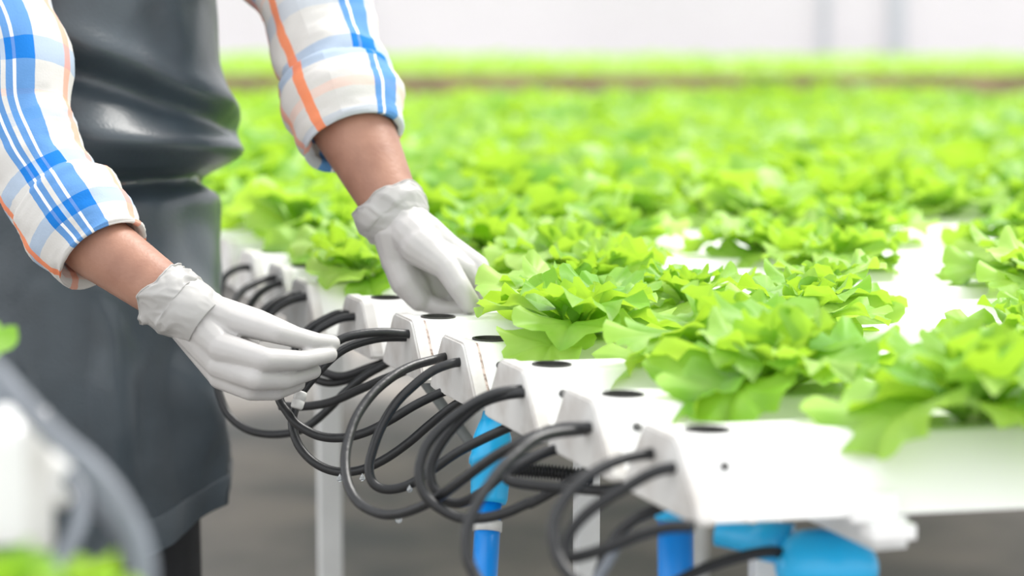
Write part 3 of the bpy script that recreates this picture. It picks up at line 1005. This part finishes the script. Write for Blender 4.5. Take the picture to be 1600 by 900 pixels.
# plaid sleeves: lofted cloth tubes with UVs in metres
def sleeve(name, pts, rads, u0, v0, ref, seed, seg=56, flat=0.0, wr=0.004, straight=False):
    path = []
    R = []
    n = 10
    cp = catmull(pts, n)
    rr = catmull([Vector((r, 0, 0)) for r in rads], n)
    R = [v.x for v in rr]
    fr = frames(cp, ref)
    if straight:
        t_ = (Vector(pts[3]) - Vector(pts[0])).normalized()
        n_ = (ref - t_ * ref.dot(t_)).normalized()
        fr = [(t_, n_, t_.cross(n_))] * len(cp)
    V, UV = [], []
    v = v0
    rows = []
    for i, (p, (t, nn, bb)) in enumerate(zip(cp, fr)):
        if i: v += (cp[i] - cp[i - 1]).length
        row = []
        for k in range(seg + 1):
            a = 2 * math.pi * k / seg
            ca = Vector((math.cos(a), math.sin(a), 0))
            q = Vector((ca.x * 1.3, ca.y * 1.3, i * 0.13 + seed * 7))
            w = mnoise.noise(q) * wr * 1.5 + (0.3 - abs(mnoise.noise(q * 2.3))) * wr * 0.9
            # soft ring folds where the cloth is pushed up
            w += wr * 0.22 * math.sin(i * 0.45 + 2.2 * math.sin(a + seed) + seed)
            r = max(R[i] + w, 0.01)
            V.append(p + (nn * math.cos(a) + bb * math.sin(a)) * r)
            row.append((u0 + a * 0.057, v))
        rows.append(row)
    # inner turn of the hem
    F, FU = [], []
    W_ = seg + 1
    for i in range(len(cp) - 1):
        for k in range(seg):
            F.append((i * W_ + k, i * W_ + k + 1, (i + 1) * W_ + k + 1, (i + 1) * W_ + k))
            FU.append((rows[i][k], rows[i][k + 1], rows[i + 1][k + 1], rows[i + 1][k]))
    me = mesh(name, V, F)
    uvl = me.uv_layers.new(name='UVMap')
    k = 0
    for f in FU:
        for c in f:
            uvl.data[k].uv = c
            k += 1
    o = link(name, me, 'plaid', person)
    return o

# refs chosen so that angle 0 faces the camera
toCam = Vector((0, -1, 0.15))
slR = [shR, shR.lerp(elR, 0.5), P(20, 90, 2.46), P(28, 185, 2.44), P(55, 255, 2.42), P(85, 305, 2.40), P(112, 343, 2.385)]
s1 = sleeve('sleeve', slR, [0.075, 0.066, 0.060, 0.056, 0.053, 0.052, 0.050], -0.002, 0.012, toCam, 1.0)
cuR = [P(92, 300, 2.40), P(103, 318, 2.392), P(125, 352, 2.378), P(150, 386, 2.366), P(160, 399, 2.361), P(156, 393, 2.363), P(140, 372, 2.37)]
s2 = sleeve('rolled_cuff', cuR, [0.046, 0.0580, 0.0575, 0.0525, 0.0490, 0.0425, 0.039], -0.002, 0.12, toCam, 2.3, wr=0.0028, straight=True)
slL = [shL, shL.lerp(elL, 0.55), P(482, -20, 2.69), P(502, 48, 2.66), P(518, 95, 2.64), P(530, 135, 2.62)]
sleeve('sleeve', slL, [0.075, 0.068, 0.066, 0.0640, 0.0625, 0.060], 0.034, 0.05, toCam, 4.1)
cuL = [P(520, 118, 2.63), P(525, 134, 2.622), P(536, 165, 2.608), P(548, 205, 2.592), P(553, 222, 2.585), P(551, 214, 2.588), P(545, 195, 2.595)]
sleeve('rolled_cuff', cuL, [0.056, 0.0665, 0.0690, 0.0605, 0.0555, 0.049, 0.046], 0.034, 0.016, toCam, 5.7, wr=0.003, straight=True)
# shirt trunk
V, F = [], []
zs = [0.92, 1.0, 1.1, 1.2, 1.3, 1.38, 1.44, 1.47]
aw = [0.165, 0.155, 0.155, 0.165, 0.175, 0.17, 0.12, 0.07]
bw = [0.125, 0.118, 0.118, 0.125, 0.125, 0.11, 0.085, 0.065]
UVs = []
for z, a, b in zip(zs, aw, bw):
    for k in range(41):
        t = 2 * math.pi * k / 40
        V.append(B(a * math.cos(t), b * math.sin(t), z))
        UVs.append((t * 0.15, z))
F = [(i * 41 + k, i * 41 + k + 1, (i + 1) * 41 + k + 1, (i + 1) * 41 + k) for i in range(len(zs) - 1) for k in range(40)]
me = mesh('shirt', V, F)
uvl = me.uv_layers.new(name='UVMap')
for lp_ in me.loops:
    uvl.data[lp_.index].uv = UVs[lp_.vertex_index]
link('shirt', me, 'plaid', person)

# apron: heavy sheet wrapped round the front, with belly folds
def smooth01(x): 
    x = min(1, max(0, x)); return x * x * (3 - 2 * x)
def apron():
    V, F = [], []
    nz, na = 120, 110
    prof = [(0.57, 0.166, 0.148), (0.70, 0.174, 0.155), (0.80, 0.180, 0.160), (0.90, 0.180, 0.158), (0.97, 0.172, 0.150), (1.02, 0.172, 0.150),
            (1.07, 0.192, 0.175), (1.11, 0.186, 0.166), (1.16, 0.176, 0.152), (1.24, 0.176, 0.146), (1.34, 0.172, 0.138), (1.42, 0.15, 0.125)]
    def at(z):
        for (z0, a0, b0), (z1, a1, b1) in zip(prof, prof[1:]):
            if z <= z1:
                t = smooth01((z - z0) / (z1 - z0)) * 0.5 + (z - z0) / (z1 - z0) * 0.5
                return a0 + (a1 - a0) * t, b0 + (b1 - b0) * t
        return prof[-1][1:]
    for i in range(nz + 1):
        z_ = 0.638 + (1.42 - 0.638) * i / nz
        span = 2.0 if z_ < 1.2 else 2.0 - 0.9 * smooth01((z_ - 1.2) / 0.22)
        for k in range(na + 1):
            ph = -span + 2 * span * k / na      # 0 = straight ahead, + towards the wearer's left
            d = 0.0
            z = z_ - 0.055 * smooth01((0.85 - ph) / 1.2) * (1 - i / nz) ** 2
            a, b = at(z)
            # overlapping belly folds
            zz = z + 0.020 * math.sin(ph * 1.4 + 0.4)
            d += 0.022 * math.exp(-((zz - 1.075) / 0.020) ** 2) * smooth01((ph + 1.2) / 0.8)
            d -= 0.034 * math.exp(-((zz - 1.032 - 0.010 * math.sin(ph * 3)) / 0.013) ** 2) * smooth01((ph + 0.9) / 0.6) * smooth01((1.5 - ph) / 0.6)
            d -= 0.020 * math.exp(-((zz - 1.118 + 0.03 * ph) / 0.020) ** 2) * smooth01((ph + 1.4) / 0.7)
            d += 0.015 * math.exp(-((zz - 1.150 + 0.04 * ph) / 0.022) ** 2)
            # slanting drapes of the skirt
            low = smooth01((1.02 - z) / 0.18)
            d += low * 0.020 * math.sin(ph * 3.6 + z * 8.0 + 0.6) + low * 0.030 * mnoise.noise(Vector((ph * 2.2 + z * 2.0, z * 4.0, 9.1))) + low * 0.006 * math.sin(ph * 9.0 - z * 9)
            d += low * 0.018 * math.exp(-(((z - 0.88) + 0.16 * (ph - 0.1)) / 0.03) ** 2)
            d -= low * 0.020 * math.exp(-(((z - 0.83) + 0.16 * (ph - 0.1)) / 0.035) ** 2)
            q = Vector((ph * 1.6, z * 7, 3.3))
            d += mnoise.noise(q) * 0.012 + mnoise.noise(q * 2.7) * 0.0025
            if z < 0.98:
                d = min(max(d, -0.008), 0.030 - 0.022 * smooth01((ph - 0.2) / 0.5))
            p = B((a + d) * math.sin(ph), (b + d) * math.cos(ph), z)
            V.append(p)
    for i in range(nz):
        for k in range(na):
            F.append((i * (na + 1) + k, i * (na + 1) + k + 1, (i + 1) * (na + 1) + k + 1, (i + 1) * (na + 1) + k))
    me = mesh('apron', V, F)
    o = link('apron', me, 'apron', person)
    s = o.modifiers.new('thick', 'SOLIDIFY'); s.thickness = 0.003; s.offset = -1
    # hem band, a sewn strip along the lower edge
    V2, F2 = [], []
    for j, (row, off) in enumerate(((0, 0.0022), (5, 0.0026), (6, 0.0005))):
        for k in range(na + 1):
            p = V[row * (na + 1) + k]
            n = (p - Vector((BC.x, BC.y, p.z))).normalized()
            V2.append(p + n * off)
    for j in range(2):
        for k in range(na):
            F2.append((j * (na + 1) + k, j * (na + 1) + k + 1, (j + 1) * (na + 1) + k + 1, (j + 1) * (na + 1) + k))
    h = link('hem', mesh('hem', V2, F2), 'apron', None)
    h.parent = o
    return o
apron()

# gloves
SP = lambda *a: [P(*q) for q in a]
def glove(name, label, chains, extra, voxel=0.0016, sm=4, fat=1.12):
    bm = bmesh.new()
    for pts, rads in chains:
        chain(bm, SP(*pts), [r * fat for r in rads])
    for pts, rads in extra:
        chain(bm, SP(*pts), rads)
    o = remeshed(name, bm, voxel, sm, 'glove', person, 0.5)
    o['label'] = label
    return o
gR = glove('glove', 'white latex glove pinching a black tube', [
    # index, middle, ring, little, thumb
    ([(362, 500, 2.305), (432, 520, 2.288), (484, 533, 2.305), (519, 536.5, 2.325)], [0.0135, 0.0100, 0.0085, 0.0076]),
    ([(348, 543, 2.292), (415, 562, 2.268), (470, 563, 2.290), (515, 554, 2.318)], [0.0140, 0.0108, 0.0088, 0.0074]),
    ([(345, 570, 2.300), (400, 592, 2.272), (444, 594, 2.292), (490, 580, 2.322)], [0.0135, 0.0105, 0.0088, 0.0072]),
    ([(345, 588, 2.308), (392, 610, 2.290), (430, 612, 2.305), (466, 600, 2.325)], [0.0120, 0.0095, 0.0082, 0.0068]),
    ([(330, 486, 2.335), (402, 505, 2.345), (462, 527, 2.348), (508, 538, 2.342)], [0.0160, 0.0130, 0.0100, 0.0084]),
], [
    ([(283, 475, 2.315), (322, 485, 2.31), (362, 500, 2.305)], [0.0265, 0.0215, 0.0150]),
    ([(285, 485, 2.312), (320, 515, 2.305), (348, 543, 2.294)], [0.0255, 0.0210, 0.0150]),
    ([(285, 490, 2.315), (318, 535, 2.31), (345, 572, 2.302)], [0.0250, 0.0190, 0.0140]),
    ([(285, 490, 2.318), (318, 545, 2.318), (345, 588, 2.312)], [0.0240, 0.0175, 0.0130]),
    ([(320, 500, 2.33), (380, 535, 2.325)], [0.022, 0.017]),
    ([(330, 545, 2.325), (375, 575, 2.325)], [0.020, 0.016]),
    ([(262, 462, 2.318), (290, 482, 2.315)], [0.0285, 0.0265]),
])
gL = glove('glove', 'white latex glove resting open over the gullies', [
    ([(704, 392, 2.525), (746, 416, 2.515), (758, 444, 2.505), (756, 468, 2.495)], [0.0150, 0.0115, 0.0098, 0.0085]),
    ([(694, 412, 2.54), (738, 440, 2.545), (744, 468, 2.54), (734, 480, 2.53)], [0.0145, 0.0112, 0.0095, 0.0080]),
    ([(672, 428, 2.545), (702, 462, 2.55), (716, 480, 2.54), (736, 482, 2.525)], [0.0140, 0.0108, 0.0090, 0.0076]),
    ([(648, 440, 2.53), (664, 472, 2.53), (694, 483, 2.52), (722, 484, 2.512)], [0.0135, 0.0100, 0.0085, 0.0072]),
    ([(655, 384, 2.505), (698, 418, 2.485), (717, 448, 2.476), (734, 474, 2.474)], [0.0205, 0.0130, 0.0118, 0.0104]),
], [
    ([(628, 350, 2.53), (664, 368, 2.525), (704, 392, 2.525)], [0.030, 0.0235, 0.0165]),
    ([(628, 352, 2.535), (660, 384, 2.54), (694, 412, 2.54)], [0.029, 0.024, 0.016]),
    ([(626, 360, 2.535), (648, 396, 2.54), (672, 430, 2.545)], [0.029, 0.024, 0.016]),
    ([(620, 365, 2.53), (622, 405, 2.53), (648, 445, 2.53)], [0.028, 0.020, 0.0165]),
    ([(622, 405, 2.53), (634, 440, 2.525), (655, 468, 2.525)], [0.019, 0.018, 0.0135]),
    ([(640, 365, 2.515), (672, 394, 2.50), (696, 416, 2.488)], [0.0235, 0.0205, 0.0135]),
    ([(614, 335, 2.54), (626, 352, 2.535)], [0.0325, 0.030]),
    ([(688, 400, 2.508), (728, 424, 2.508), (744, 440, 2.505)], [0.0165, 0.0140, 0.0100]),
    ([(640, 412, 2.545), (675, 450, 2.55), (700, 466, 2.552)], [0.020, 0.018, 0.012]),
], 0.0017)

def cuff(pts, rads, seed, glv, seg=150, amp=0.0036):
    cp = catmull(SP(*pts), 18)
    R = [v.x for v in catmull([Vector((r, 0, 0)) for r in rads], 18)]
    fr = frames(cp)
    V, F = [], []
    N = len(cp)
    for i, (p, (t, n, b)) in enumerate(zip(cp, fr)):
        for k in range(seg):
            a = 2 * math.pi * k / seg
            q = Vector((math.cos(a + i * 0.012) * 1.5, math.sin(a + i * 0.012) * 1.5, i * 0.035 + seed))
            n1 = mnoise.noise(q); n2 = mnoise.noise(q * 1.9 + Vector((5, 1, 2)))
            w = n1 * amp * 1.5 + max(0, 1 - abs(n1) * 4) * amp * 0.6 + (0.35 - abs(n2)) * amp * 0.7
            w *= 1 - 0.75 * (i / (N - 1)) ** 2
            lip = math.sin(a * 3 + seed) * 0.003 + math.sin(a * 5 + 2 * seed) * 0.0015
            V.append(p + (n * math.cos(a) + b * math.sin(a)) * (R[i] + w) - t * lip * (1 - i / (N - 1)))
    for i in range(N - 1):
        for k in range(seg):
            k2 = (k + 1) % seg
            F.append((i * seg + k, i * seg + k2, (i + 1) * seg + k2, (i + 1) * seg + k))
    o = link('cuff', mesh('cuff', V, F), 'cuff', None)
    o.parent = glv
    s = o.modifiers.new('thick', 'SOLIDIFY'); s.thickness = 0.0006; s.offset = -1
    # rolled bead at the opening
    V2, F2 = sweep_vf([V[k] for k in range(seg)] + [V[0]], 0.0009, 6, caps=False)
    b_ = link('bead', mesh('bead', V2, F2), 'cuff', None)
    b_.parent = glv
    return o
cuff([(252, 458, 2.322), (268, 470, 2.318), (285, 482, 2.315), (303, 492, 2.31), (322, 506, 2.308)], [0.0345, 0.0345, 0.0325, 0.0310, 0.0270], 3.0, gR)
cuff([(607, 322, 2.546), (614, 336, 2.54), (622, 348, 2.536), (632, 364, 2.53)], [0.0390, 0.0400, 0.0365, 0.0290], 8.0, gL)
